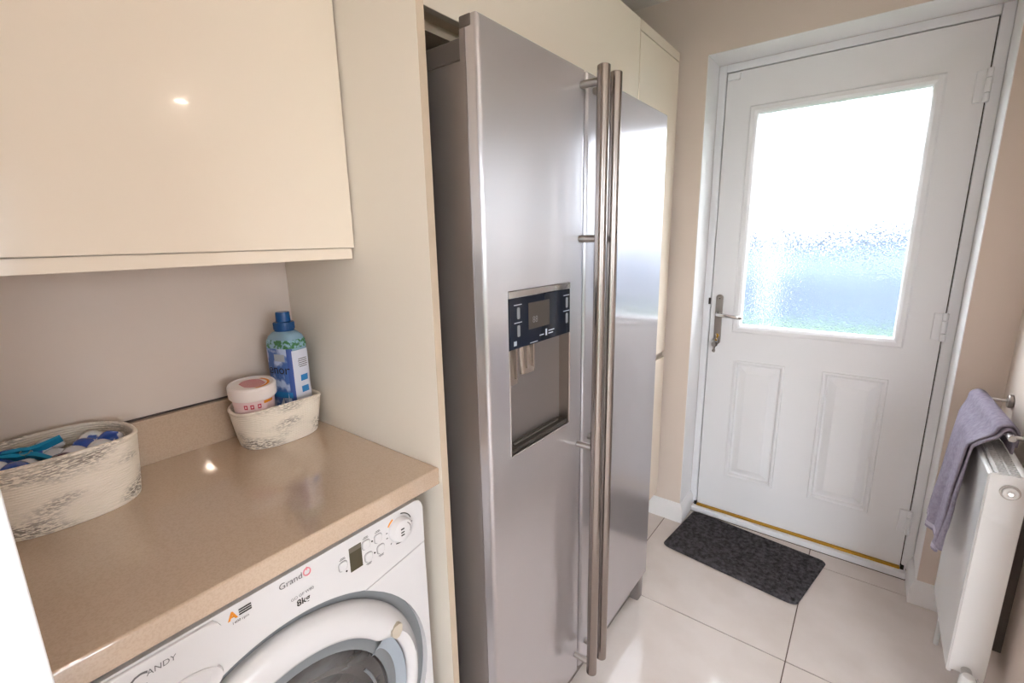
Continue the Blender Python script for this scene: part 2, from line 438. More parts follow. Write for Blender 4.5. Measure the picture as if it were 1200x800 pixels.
# ------------------------------------------------------------------ back door
def back_door():
    d = empty('door_1', (-.19, 0, 0)); d['kind'] = 'structure'
    x0, x1, z0, z1 = -.6, .215, .036, 2.056
    gx0, gx1, gz0, gz1 = -.467, .078, .981, 1.879
    pans = [(-.482, -.272, .222, .815), (-.134, .086, .226, .815)]
    bm = bmesh.new(); T = .044
    m = .034
    # stiles and rails
    box(bm, x0, gx0-m, 0, T, z0, z1); box(bm, gx1+m, x1, 0, T, z0, z1)
    box(bm, gx0-m, gx1+m, 0, T, gz1+m, z1); box(bm, gx0-m, gx1+m, 0, T, .815, gz0-m); box(bm, gx0-m, gx1+m, 0, T, z0, .222)
    box(bm, pans[0][1], pans[1][0], 0, T, .222, .815)
    box(bm, pans[1][1], gx1+m, 0, T, .222, .815); box(bm, gx0-m, pans[0][0], 0, T, .222, .815)
    box(bm, pans[1][0], pans[1][1], 0, T, .222, .226)
    leaf = build('leaf', bm, 'door', d, smooth=0)
    def loft(rects, ys, fill, backy=None):
        b = bmesh.new(); rings = []
        for (a0, a1, c0, c1), y in zip(rects, ys):
            rings.append([b.verts.new((a0, y, c0)), b.verts.new((a1, y, c0)), b.verts.new((a1, y, c1)), b.verts.new((a0, y, c1))])
        for i in range(len(rings)-1):
            for k in range(4): b.faces.new((rings[i][k], rings[i][(k+1) % 4], rings[i+1][(k+1) % 4], rings[i+1][k]))
        if fill: b.faces.new(rings[-1])
        else:
            for k in range(4): b.faces.new((rings[-1][k], rings[-1][(k+1) % 4], rings[0][(k+1) % 4], rings[0][k]))
        return b
    for (a0, a1, c0, c1) in pans:
        ins = [(0, .001), (.003, -.005), (.010, -.006), (.015, -.001), (.02, .012), (.028, .012), (.056, -.003)]
        b = loft([(a0+i, a1-i, c0+i, c1-i) for i, y in ins], [y for i, y in ins], True)
        build('moulded_panel', b, 'door', d, smooth=20)
    # moulding round the glass
    ins = [(-m, .004), (-m, -.004), (-m+.006, -.009), (-m+.02, -.010), (-.004, -.003), (0, .004), (0, .02), (-m, .02)]
    b = loft([(gx0+i, gx1-i, gz0+i, gz1-i) for i, y in ins], [y for i, y in ins], False)
    build('glazing_bead', b, 'door', d, smooth=25)
    build('glass_pane', B(gx0-.01, gx1+.01, .014, .018, gz0-.01, gz1+.01), 'obscure', d, smooth=0)
    b = loft([(gx0+i, gx1-i, gz0+i, gz1-i) for i in (-m, 0, 0, -m)], [.022, .022, .03, .03], False)
    build('outer_bead', b, 'upvc', d, smooth=0)
    # frame
    bm = bmesh.new()
    fx0, fx1, fz1 = RX0+.0005, RX1-.0005, RZ-.0005
    box(bm, fx0, x0-.004, -.004, .075, .03, fz1, bev=.003); box(bm, x1+.004, fx1, -.004, .075, .03, fz1, bev=.003)
    box(bm, x0-.004, x1+.004, -.004, .075, z1+.004, fz1, bev=.003)
    build('door_frame', bm, 'upvc', d)
    bm = bmesh.new()
    box(bm, x0-.0045, x0+.001, .012, .04, .03, z1+.004); box(bm, x1-.001, x1+.0045, .012, .04, .03, z1+.004); box(bm, x0-.004, x1+.004, .012, .04, z1-.001, z1+.0045)
    build('weather_seal', bm, 'seal', d, smooth=0)
    th = build('threshold', B(fx0+.017, fx1-.017, -.036, .075, 0, .027, bev=.003), 'upvc', d)
    build('brass_strip', B(x0, x1, -.016, .03, .0272, .0345, bev=.002), 'brass', th)
    bm = bmesh.new(); box(bm, x0-.012, x0-.001, -.012, .004, .0275, .045); box(bm, x1+.001, x1+.012, -.012, .004, .0275, .045)
    build('corner_block', bm, 'black', th, smooth=0)
    # hinges
    for hz in (1.851, 1.04, .238):
        h = build('hinge', B(x1-.03, x1+.0, -.006, .002, hz-.05, hz+.05, bev=.002), 'upvc', d)
        for a, b2 in ((-.052, -.024), (-.022, .022), (.024, .052)):
            build('knuckle', rod(bmesh.new(), (x1+.002, -.009, hz+a), (x1+.002, -.009, hz+b2), .0085), 'upvc', h)
    build('top_catch', B(x0+.004, x0+.052, -.012, .002, z1-.03, z1-.004, bev=.002), 'upvc', d)
    build('latch_plate', B(x0-.012, x0-.004, -.0065, 0, 1.07, 1.1), 'seal', d, smooth=0)
    # handle
    px = -.563
    hb = build('handle_plate', prism(bmesh.new(), rrect(px, 1.0, .03, .235, .0145, 6), 'y', -.01, .0), 'satin', d)
    build('screw', rod(bmesh.new(), (px, -.0115, 1.1), (px, -.009, 1.1), .004, 12, .0005), 'chrome', hb)
    bm = bmesh.new()
    lz = 1.028
    rod(bm, (px, -.008, lz), (px, -.02, lz), .0115)
    build('handle_rose', bm, 'chrome', hb)
    build('lever', tube(bmesh.new(), [(px, -.012, lz), (px, -.035, lz), (px+.004, -.046, lz), (px+.016, -.052, lz), (px+.05, -.052, lz-.002), (px+.085, -.05, lz-.005), (px+.1, -.045, lz-.007), (px+.106, -.038, lz-.008)],
          [.008, .008, .0085, .0085, .008, .0078, .0075, .006], 14), 'chrome', hb)
    bm = bmesh.new(); rod(bm, (px, -.008, .925), (px, -.018, .925), .0095); box(bm, px-.005, px+.005, -.016, -.008, .9, .925)
    build('lock_cylinder', bm, 'brass', hb)
back_door()

# keys in the lock
k = empty('key_bunch', (-.563, -.02, .925), 'small bunch of metal keys hanging from the back door lock', 'keys')
bm = bmesh.new(); rod(bm, (-.563, -.0185, .925), (-.563, -.03, .925), .003, 10, .0005)
prism(bm, rrect(-.563, .925, .006, .022, .0029), 'y', -.045, -.03); build('key', bm, 'satin', k)
bm = bmesh.new(); tube(bm, [(-.563+.011*math.sin(a), -.038, .906+.011*math.cos(a)) for a in [2*PI*i/20 for i in range(21)]], .0012, 6, False)
build('key_ring', bm, 'chrome', k)
for dx, rot in ((-.006, -.12), (.002, .1), (.007, .3)):
    bm = bmesh.new()
    prism(bm, rrect(0, -.012, .017, .02, .006), 'y', -.001, .001); box(bm, -.0035, .0035, -.001, .001, -.05, -.02); box(bm, .0, .006, -.001, .001, -.046, -.036)
    bmesh.ops.rotate(bm, verts=bm.verts, cent=(0, 0, 0), matrix=Matrix.Rotation(rot, 3, 'Y'))
    bmesh.ops.translate(bm, verts=bm.verts, vec=(-.563+dx, -.038+dx*.4, .899)); build('key', bm, 'satin' if dx < 0 else 'dark_plastic', k)

# ------------------------------------------------------------------ outside, behind the obscure glass
struct('lawn', B(-30, 30, -30, 60, -.2, -.12), 'lawn', smooth=0)
f = empty('garden_fence', (-3, 6.8, -.12), 'blurred blue-grey garden fence seen through the obscured door glass', 'fence')
for i in range(46):
    x = -9+.3*i
    build('fence_board', B(x, x+.285, 6.8, 6.83, -.12, .76), 'fence', f, smooth=0)
build('fence_rail', B(-9, 4.8, 6.83, 6.88, .35, .43), 'fence', f, smooth=0)
h = empty('pale_outbuilding', (-4, 12, -.12), 'pale rendered wall beyond the fence, blurred by the door glass', 'wall')
build('rendered_wall', B(-14, 6, 12, 12.3, -.12, .98), 'render', h, smooth=0); build('coping', B(-14, 6, 11.95, 12.35, .98, 1.03), 'render', h, smooth=0)
g = empty('garden_hedge', (-4, 15, -.12), 'dark blurred hedge under the white sky behind the door glass', 'hedge')
bm = bmesh.new()
def hf(u, v):
    a = PI*v
    y = 15.5-1.1*math.cos(a)*(1 if a < PI else 1); z = -.12+1.75*math.sin(a)**.4
    n = .16*math.sin(u*61+v*7)+.1*math.sin(u*137+v*19)
    return Vector((-18+26*u, y+n*.5, z+n*math.sin(a)))
grid(bm, hf, 120, 12); build('foliage', bm, 'hedge', g)
p = empty('garden_post', (-1.42, 6.62, -.12), 'thin white post outside, left in the obscured door glass', 'post')
bm = bmesh.new(); box(bm, -1.44, -1.4, 6.6, 6.64, -.12, 1.4, bev=.005); build('shaft', bm, 'white_paint', p)
build('post_cap', B(-1.45, -1.39, 6.59, 6.65, 1.4, 1.43, bev=.008), 'white_paint', p)

# =================================================================== CABINETS
YP0, YP1 = -1.67, -1.652       # tall end panel
tp = build('end_panel', B(XL+.001, -.694, YP0, YP1, .0, 2.12, bev=.0008, seg=1), 'cream_matt', None, loc=(-.98, -1.66, 0))
build('edge_strip', B(-.6942, -.6928, YP0+.0003, YP1-.0003, .001, 2.119), 'carcass', tp, smooth=0)
tag(tp, 'tall cream end panel between the worktop and the fridge freezer', 'panel')

wt = build('worktop', B(XL+.001, -.701, -2.328, YP0-.0005, .87, .909, bev=.0035, seg=3), 'worktop', None, loc=(-.98, -2, .87))
tag(wt, 'glossy taupe stone worktop above the washing machine', 'worktop')
us = build('upstand', B(XL+.001, XL+.021, -2.328, YP0-.0005, .9092, 1.012, bev=.0012), 'worktop', None, loc=(XL+.01, -2, .909))
build('dark_line', B(XL+.001, XL+.008, -2.328, YP0-.001, 1.0121, 1.015), 'seal', us, smooth=0)  # thin dark line along the top of the upstand
tag(us, 'low taupe stone upstand along the back of the worktop', 'upstand')

u = empty('wall_cabinet', (-1.1, -2.0, 1.35), 'cream high-gloss wall cabinet above the worktop and baskets', 'cabinet')
bm = bmesh.new(); box(bm, XL+.001, -.955, -2.3, YP0-.0015, 1.374, 2.12); build('carcass', bm, 'cream_matt', u, smooth=0)
build('cabinet_door', B(-.953, -.933, -2.297, YP0-.004, 1.375, 2.118, bev=.0015), 'cream', u)
build('light_pelmet', B(XL+.03, -.937, -2.297, YP0-.009, 1.351, 1.3738, bev=.0005), 'cream', u)

XC = -.746
t = empty('tall_cabinet', (-1.0, -.375, 0), 'cream tall larder cabinet beside the back door wall, past the fridge', 'cabinet')
build('carcass', B(XL+.001, XC-.02, -.587, YW-.0175, .13, 2.122), 'cream_matt', t, smooth=0)
build('cabinet_door', B(XC-.019, XC, -.583, YW-.02, .862, 2.085, bev=.0015), 'cream', t, label='upper cream gloss door')
build('cabinet_door', B(XC-.019, XC, -.583, YW-.02, .135, .835, bev=.0015), 'cream', t, label='lower cream gloss door')
build('handle_channel', B(XC-.0195, XC-.012, -.583, YW-.02, .836, .861), 'satin', t)
build('top_rail', B(XC-.019, XC, -.586, YW-.018, 2.089, 2.122, bev=.001), 'cream', t)
build('plinth', B(XL+.05, XC-.05, -.586, YW-.02, 0, .13), 'cream_matt', t, smooth=0)

t = empty('bridging_cabinet', (-1.0, -1.12, 1.825), 'cream bridging cabinet across the niche above the fridge freezer', 'cabinet')
build('carcass', B(XL+.001, XC-.02, YP1+.0005, -.5895, 1.835, 2.122), 'carcass', t, smooth=0)
build('cabinet_door', B(XC-.019, XC, YP1+.0015, -.5895, 1.826, 2.122, bev=.0012), 'cream', t)
build('batten', B(XC-.11, XC-.06, YP1+.001, -.6, 1.815, 1.8348), 'carcass', t, smooth=0)

# =================================================================== FRIDGE FREEZER
def fridge():
    Y0, Y1 = -1.642, -.739
    XF, XB = -.579, -.619
    r = empty('fridge_freezer', (-.93, -1.19, 0), 'tall brushed steel side-by-side fridge freezer with a water dispenser', 'fridge freezer')
    bm = bmesh.new()
    xb, xf = -1.235, -.632
    box(bm, xb, xf, Y0+.02, Y0+.03, .03, 1.7); box(bm, xb, xf, Y1-.02, Y1, .03, 1.7)
    box(bm, xb, xf, Y0+.03, Y1-.02, 1.68, 1.7); box(bm, xb, xf, Y0+.03, Y1-.02, .03, .06); box(bm, xb, xb+.02, Y0+.03, Y1-.02, .06, 1.68)
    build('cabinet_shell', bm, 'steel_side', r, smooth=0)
    build('hinge_cover', B(xb, -.63, Y0+.018, Y1+.001, 1.7005, 1.737, bev=.003), 'dark_plastic', r)
    bm = bmesh.new()
    for a, b2 in ((Y0+.022, -1.60), (-1.31, -1.28), (-1.255, -1.235), (Y1-.03, Y1-.012)): box(bm, -.628, -.6195, a, b2, .13, 1.69)
    build('door_gasket', bm, 'black', r, smooth=0)
    def door(ya, yb, hole, lab):
        zb, zt = .113, 1.758
        R = .008
        prof = [(XB, ya+.001)]
        def arc(cx, cy, a0, a1, n=6): return [(cx+R*math.cos(math.radians(a0+(a1-a0)*k/n)), cy+R*math.sin(math.radians(a0+(a1-a0)*k/n))) for k in range(n+1)]
        prof += arc(XF-R, ya+R, -90, 0)
        i_a = len(prof)-1
        if hole: prof += [(XF, hole[0]), (XF, hole[1])]
        prof += arc(XF-R, yb-R, 0, 90)
        prof.append((XB, yb-.001))
        zs = [zb, zb+.003] + ([hole[2], hole[3]] if hole else []) + [zt-.003, zt]
        bm = bmesh.new(); rings = []
        for q, z in enumerate(zs):
            s = .003 if q in (0, len(zs)-1) else 0
            rings.append([bm.verts.new((min(x, XF-s) if x > XB+1e-6 else x, y, z)) for x, y in prof])
        n = len(prof)
        for q in range(len(zs)-1):
            for k2 in range(n):
                if hole and q == 2 and k2 == i_a+1: continue
                if k2 == n-1 and hole and q == 2: continue
                bm.faces.new((rings[q][k2], rings[q][(k2+1) % n], rings[q+1][(k2+1) % n], rings[q+1][k2]))
        bm.faces.new(list(reversed(rings[0]))); bm.faces.new(rings[-1])
        # step at the back of the top edge
        d = build('door', bm, 'steel', r, smooth=30, label=lab)
        return d
    hole = (-1.5735, -1.335, .929, 1.285)
    dl = door(Y0+.001, -1.272, hole, 'freezer door with the dispenser')
    dr = door(-1.262, Y1, None, 'plain steel fridge door')
    for d, (a, b2) in ((dl, (Y0, -1.272)), (dr, (-1.262, Y1))):
        build('door_cap', B(XB-.001, XF-.014, a-.0005, b2+.0005, 1.74, 1.7595, bev=.003), 'dark_plastic', d)
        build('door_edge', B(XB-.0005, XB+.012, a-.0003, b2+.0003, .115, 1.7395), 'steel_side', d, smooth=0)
    # dispenser
    hy0, hy1, hz0, hz1 = hole
    zs = 1.163
    bm = bmesh.new()
    # recess liner: five sides, back rounded
    D = .105
    def lin(u_, z):
        t_ = u_
        pts = [(XF-.001, hy0+.001), (XF-D*.6, hy0+.004), (XF-D, hy0+.03), (XF-D, hy1-.03), (XF-D*.6, hy1-.004), (XF-.001, hy1-.001)]
        return pts
    pts = [(XF-.001, hy0+.001)]
    for k2 in range(9):
        a = math.radians(180-90*k2/8*1); pts.append((XF-D+.035+.035*math.cos(a+PI/2*0)*1 if False else XF-D+.035-.035*math.sin(math.radians(90*k2/8)), hy0+.003+.035-.035*math.cos(math.radians(90*k2/8))))
    for k2 in range(9):
        pts.append((XF-D+.035-.035*math.cos(math.radians(90*k2/8)), hy1-.003-.035+.035*math.sin(math.radians(90*k2/8))))
    pts.append((XF-.001, hy1-.001))
    lo = [bm.verts.new((x, y, hz0+.001)) for x, y in pts]; hi = [bm.verts.new((x, y, zs+.01)) for x, y in pts]
    for k2 in range(len(pts)-1): bm.faces.new((lo[k2], lo[k2+1], hi[k2+1], hi[k2]))
    bm.faces.new(lo); bm.faces.new(hi)
    build('dispenser_recess', bm, 'liner', dl, smooth=40)
    bm = bmesh.new()
    tube(bm, [(XF+.0005, hy0, zs), (XF+.0005, hy0, hz0), (XF+.0005, hy1, hz0), (XF+.0005, hy1, zs)], .0018, 8)
    build('recess_trim', bm, 'steel_trim', dl)
    dp = build('control_panel', B(XF-.02, XF+.002, hy0+.0005, hy1-.0005, zs, hz1-.016, bev=.0015), 'display', dl)
    build('panel_trim', B(XF-.015, XF+.003, hy0+.0005, hy1-.0005, hz1-.0155, hz1-.001, bev=.0015), 'steel_trim', dl)
    xs = XF+.0023
    W_, H_ = hy1-hy0, hz1-.016-zs
    def pr(u0, u1, v0, v1, m='ink_white', nm='print'):
        return build(nm, B(xs-.0004, xs, hy0+W_*u0, hy0+W_*u1, zs+H_*v0, zs+H_*v1), m, dp, smooth=0)
    pr(.28, .62, .32, .86, 'screen', 'screen')
    for uu in (.06, .86):
        for vv in (.45, .80):
            build('panel_button', prism(bmesh.new(), rrect(hy0+W_*(uu+.07), zs+H_*(vv-.1), .009, .024, .003), 'x', xs-.0004, xs+.0006), 'washer_grey', dp)
            pr(uu+.01, uu+.12, vv+.06, vv+.075)
    pr(.45, .52, .13, .15); pr(.55, .575, .1, .24); pr(.60, .70, .18, .2); pr(.60, .68, .12, .14); pr(.3, .42, .03, .045); pr(.06, .1, .07, .16)
    build('print', face_x(text_bm('88', .02), xs+.0004, hy0+W_*.38, zs+H_*.5), 'ink_grey', dp, smooth=0)
    # paddles hang from behind the panel
    for yc, ln in ((-1.54, .09), (-1.475, .075)):
        bm = bmesh.new()
        def pf(u_, v_, yc=yc, ln=ln):
            a = 2*PI*u_
            w = .028-.003*v_; dp_ = .012-.003*v_
            px_ = math.copysign(abs(math.cos(a))**.5, math.cos(a))*w; py_ = math.copysign(abs(math.sin(a))**.5, math.sin(a))*dp_
            return Vector((XF-.04+.012*v_+py_, yc+px_, zs-ln*v_+.004))
        vs = grid(bm, pf, 24, 6, True)
        bm.faces.new([c[-1] for c in vs]); bm.faces.new([c[0] for c in vs])
        pd = build('paddle', bm, 'paddle', dl, smooth=50)
        [build('paddle_rib', B(XF-.03, XF-.0145, yc+q-.003, yc+q+.003, zs-ln+.016, zs-.006, bev=.0025), 'paddle', pd) for q in (-.012, .012)]
    tr = build('drip_tray', B(XF-D+.004, XF-.002, hy0+.006, hy1-.006, hz0+.0015, hz0+.012, bev=.002), 'grate', dl)
    for k2 in range(7):
        x = XF-.014-.009*k2
        build('slat', B(x-.0015, x+.0015, hy0+.03, hy1-.03, hz0+.0122, hz0+.017, bev=.0008, seg=1), 'satin' if k2 in (2, 3) else 'dark_plastic', tr)
    # handles
    for d, y, zb, zt in ((dl, -1.291, .155, 1.752), (dr, -1.231, .158, 1.752)):
        xh = -.523
        h = build('handle', rod(bmesh.new(), (xh, y, zb), (xh, y, zt), .0145, 28, .002), 'handle', d)
        for z in (1.722, 1.384, .854, .185):
            bm = bmesh.new(); rod(bm, (XF+.0005, y, z), (xh-.008, y, z), .0085, 18, .001); build('handle_mount', bm, 'satin', h)
    # base
    build('base_grille', B(-.68, -.6195, Y0+.01, Y1-.02, .012, .108, bev=.002), 'dark_plastic', r)
    for y in (Y0+.03, Y1-.03):
        bm = bmesh.new(); box(bm, -.63, -.588, y-.02, y+.024, .0, .1, bev=.008)
        build('front_foot', bm, 'steel_side', r)
    for y in (Y0+.06, Y1-.06):
        build('rear_foot', rod(bmesh.new(), (-1.18, y, 0), (-1.18, y, .031), .02), 'dark_plastic', r)
fridge()

# =================================================================== WASHING MACHINE
def washer():
    XW = -.706
    y0, y1, zt = -2.315, -1.72, .862
    r = empty('washing_machine', (-.95, -2.018, 0), 'white front-loading washing machine built in under the taupe worktop', 'washing machine')
    bm = bmesh.new()
    prism(bm, rrect(-2.0175, .445, .595, .834, .018), 'x', -1.23, XW-.045)
    build('body', bm, 'white_enamel', r)
    def slab(poly, xa, xb_, b=.004):
        bm = bmesh.new(); prism(bm, poly, 'x', xa, xb_)
        es = [e for e in bm.edges if all(abs(v.co.x-xb_) < 1e-6 for v in e.verts)]
        bmesh.ops.bevel(bm, geom=es, offset=b, segments=3, profile=.5, affect='EDGES'); return bm
    # fascia (control panel) and lower front, split by a rising seam
    def arcpts(cx, cz, R, a0, a1, n): return [(cx+R*math.cos(math.radians(a0+(a1-a0)*k/n)), cz+R*math.sin(math.radians(a0+(a1-a0)*k/n))) for k in range(n+1)]
    cy, cz = -2.0175, .492
    RO = .284
    lo = [(y0, .03), (y1, .03), (y1, .757)]
    a_s = math.degrees(math.asin((.735-cz)/RO))
    arc1 = arcpts(cy, cz, RO, a_s, 180-a_s, 24)
    front_lo = lo + [arc1[0]] + arcpts(cy, cz, RO, a_s, -180-(-180+180-a_s) if False else a_s-360+(180-2*a_s), 60)[1:] + [(y0, .757)]
    build('front_panel', slab(front_lo, XW-.0452, XW, .0015), 'white_enamel', r)
    top = [(y0, .759)] + [(arc1[-1][0], arc1[-1][1]+.002)] + [(p[0], p[1]+.002) for p in reversed(arc1[:-1])] + [(y1, .759)] + arcpts(y1-.022, zt-.022, .022, 0, 90, 6) + arcpts(y0+.022, zt-.022, .022, 90, 180, 6)
    fa = build('fascia', slab(top, XW-.0452, XW+.001, .0015), 'white_enamel', r)
    # door
    xg = XW-.018
    rg = build('door_surround', lathe(bmesh.new(), [(.295, xg-.004), (.285, xg+.004), (.25, xg-.004), (.25, xg-.02), (.295, xg-.02)], 72, (0, cy, cz), 'x', closed=True), 'washer_grey', r)
    d = empty('porthole_door', (0, 0, 0)); d.parent = r; d.location = (0, 0, 0); ORG[d] = ORG[r].copy()
    # white ring with a lobe for the handle: inner edge radius depends on the angle
    def rin(a):   # a in degrees, 0 = towards the fridge
        a = (a+180) % 360-180
        t_ = max(0, 1-abs((a-6)/30.0)**4)
        return .198+.026*t_
    N = 144
    bm = bmesh.new(); rows = []
    for q in range(N):
        a = 360*q/N; ar = math.radians(a); ri = rin(a); ro = .264
        lobe = .02*max(0, 1-((a+180) % 360-180-35)**2/900.)
        prof = [(ro-.006, xg-.012), (ro, xg+.006), (ro-.004, xg+.016), (ro-.014, xg+.026), ((ro+ri)/2, xg+.031+lobe*.3), (ri+.012, xg+.029), (ri+.004, xg+.025), (ri, xg+.018), (ri+.002, xg-.005)]
        rows.append([bm.verts.new((x, cy+rr*math.cos(ar), cz+rr*math.sin(ar))) for rr, x in prof])
    for q in range(N):
        A, C = rows[q], rows[(q+1) % N]
        for k2 in range(len(A)-1): bm.faces.new((A[k2], C[k2], C[k2+1], A[k2+1]))
    ring = build('door_ring', bm, 'white_enamel', d, smooth=60)
    build('glass_rim', lathe(bmesh.new(), [(.226, xg-.004), (.2, xg+.012), (.186, xg+.02), (.178, xg+.018), (.178, xg-.006), (.226, xg-.006)], 72, (0, cy, cz), 'x', closed=True), 'washer_grey', d, smooth=50)
    build('porthole_glass', lathe(bmesh.new(), [(.182, xg+.012), (.172, xg+.022), (.15, xg+.02), (.12, xg+.005), (.08, xg-.006), (.0, xg-.012)], 72, (0, cy, cz), 'x'), 'smoked', d, smooth=60)
    # grey grip on the right of the glass
    bm = bmesh.new()
    def gf(u_, v_):
        a = math.radians(-32+66*u_); rr = .15+.07*v_
        return Vector((xg+.019-.014*math.sin(PI*v_)**1.0*math.sin(PI*u_)**.6+.004*v_, cy+rr*math.cos(a), cz+rr*math.sin(a)))
    grid(bm, gf, 20, 10); gp = build('door_grip', bm, 'washer_light', d, smooth=60)
    bm = bmesh.new(); tube(bm, [(xg+.020, cy+.15*math.cos(math.radians(a)), cz+.15*math.sin(math.radians(a))) for a in range(-32, 36, 4)], .003, 8); build('grip_edge', bm, 'washer_grey', gp)
    bm = bmesh.new(); poly = [(cy+.196-.013, .626), (cy+.196-.006, .631), (cy+.196+.006, .631), (cy+.196+.013, .626), (cy+.196+.012, .612), (cy+.196+.004, .602), (cy+.196-.004, .602), (cy+.196-.012, .612)]
    prism(bm, poly, 'x', xg+.020, xg+.0385); build('badge', bm, 'badge', ring)
    # detergent drawer front (swept shape at the left)
    bm = bmesh.new()
    ar = arcpts(-2.245, .735, .14, 0, 75, 14)
    poly = [(y0+.004, .775)] + [(-2.09, .765)] + [p for p in ar if p[1] > .79 and p[1] < .858] + [(-2.175, .858), (y0+.02, .858), (y0+.004, .84)]
    poly = [(y0+.004, .772)] + arcpts(-2.158, .825, .052, -90, 40, 14) + [(-2.135, .8585), (y0+.022, .8585), (y0+.008, .85)]
    dr = build('drawer_front', slab(poly, XW-.01, XW+.006, .004), 'white_enamel', r)
    bm = bmesh.new()
    lathe(bm, [(.0, XW-.002), (.03, XW+.001), (.046, XW+.0072), (.050, XW+.0075), (.052, XW+.003)], 48, (0, -2.168, .772), 'x', sy=.55)
    build('drawer_grip', bm, 'white_enamel', dr, smooth=60)
    # controls
    xp = XW+.0011
    kn = build('programme_dial', lathe(bmesh.new(), [(.026, xp-.001), (.0255, xp+.008), (.022, xp+.013), (.012, xp+.0155), (0, xp+.016)], 40, (0, -1.783, .822), 'x'), 'white_enamel', fa)
    bm = bmesh.new()
    for rr, a0, a1 in ((.017, -25, 60), (.0115, -60, 70)):
        tube(bm, [(xp+.0155-.12*rr, -1.783+rr*math.cos(math.radians(a)), .822+rr*math.sin(math.radians(a))) for a in range(a0, a1, 8)], .0011, 6)
    for dz in (-.006, 0, .007): box(bm, xp+.0152, xp+.0165, -1.791, -1.783, .822+dz-.0012, .822+dz+.0012)
    build('dial_marking', bm, 'ink', kn)
    bm = bmesh.new()
    for a0, a1 in ((20, 85), (-110, -70)):
        tube(bm, [(xp, -1.783+.031*math.cos(math.radians(a)), .822+.031*math.sin(math.radians(a))) for a in range(a0, a1, 6)], .0012, 6)
    for a in (0, -18, -36, -54, 170, 190, -135): tube(bm, [(xp, -1.783+q*math.cos(math.radians(a)), .822+q*math.sin(math.radians(a))) for q in (.0295, .033)], .0009, 6)
    build('dial_scale', bm, 'ink', fa)
    bm = bmesh.new(); tube(bm, [(xp, -1.783+.031*math.cos(math.radians(a)), .822+.031*math.sin(math.radians(a))) for a in range(118, 152, 6)], .0016, 6); build('dial_scale', bm, 'ink_orange', fa)
    build('lcd_window', B(xp-.001, xp+.0006, -1.897, -1.871, .793, .842, bev=.0005, seg=1), 'lcd', fa)
    build('lcd_window', B(xp-.001, xp+.0008, -1.896, -1.872, .832, .8415, bev=.0003, seg=1), 'lcd_top', fa)
    for y, z in ((-1.911, .816), (-1.861, .831), (-1.834, .829), (-1.858, .803), (-1.83, .804)):
        build('button', slab(rrect(y, z, .0155, .017, .005), xp-.001, xp+.0018, .0008), 'white_enamel', fa)
        bm = bmesh.new(); pts = rrect(y, z, .0175, .019, .006); tube(bm, [(xp, a, b2) for a, b2 in pts+pts[:1]], .0004, 5); build('button_outline', bm, 'ink_grey', fa)
        up = 1 if z > .81 else -1
        bm = bmesh.new(); box(bm, xp-.0003, xp+.0002, y-.006, y+.006, z+up*.0125, z+up*.0138); box(bm, xp-.0003, xp+.0002, y-.004, y+.005, z+up*.015, z+up*.0162); build('print', bm, 'ink_grey', fa, smooth=0)
    for y, z in ((-1.8475, .83), (-1.844, .803), (-1.905, .802)):
        build('indicator', rod(bmesh.new(), (xp-.0005, y, z), (xp+.0008, y, z), .0018, 10, .0002), 'ink', fa)
    xt = xp+.0006
    def T(s, size, y, z, m, **k): return build('print', face_x(text_bm(s, size, **k), xt, y, z), m, fa, smooth=0)
    T('Grand', .0155, -2.004, .846, 'ink_grey')
    bm = bmesh.new(); tube(bm, [(xt, -1.976+.006*math.cos(2*PI*q/20), .847+.0066*math.sin(2*PI*q/20)) for q in range(21)], .0011, 6, False); box(bm, xt-.0005, xt+.0003, -1.977, -1.975, .850, .856); build('print', bm, 'ink_pink', fa)
    T('GO GF W80', .0075, -1.988, .8115, 'ink_grey')
    T('8kg', .0165, -1.988, .799, 'ink', offset=.0003)
    T('A', .018, -2.093, .846, 'ink_orange', offset=.0008)
    bm = bmesh.new()
    for dz in (0, .005, .01): box(bm, xt-.0003, xt+.0002, -2.084, -2.066, .841+dz*.8, .8432+dz*.8)
    build('print', bm, 'ink', fa, smooth=0)
    T('1400 rpm', .0062, -2.083, .8335, 'ink')
    xt = XW+.0064
    build('print', face_x(text_bm('C', .034, shear=.2), xt, -2.213, .833), 'ink_grey', dr, smooth=0)
    build('print', face_x(text_bm('ANDY', .012, shear=.1), xt, -2.184, .840), 'ink_grey', dr, smooth=0)
    for y in (y0+.06, y1-.06):
        for x in (-1.18, -.78): build('foot', rod(bmesh.new(), (x, y, 0), (x, y, .032), .02), 'dark_plastic', r)
washer()

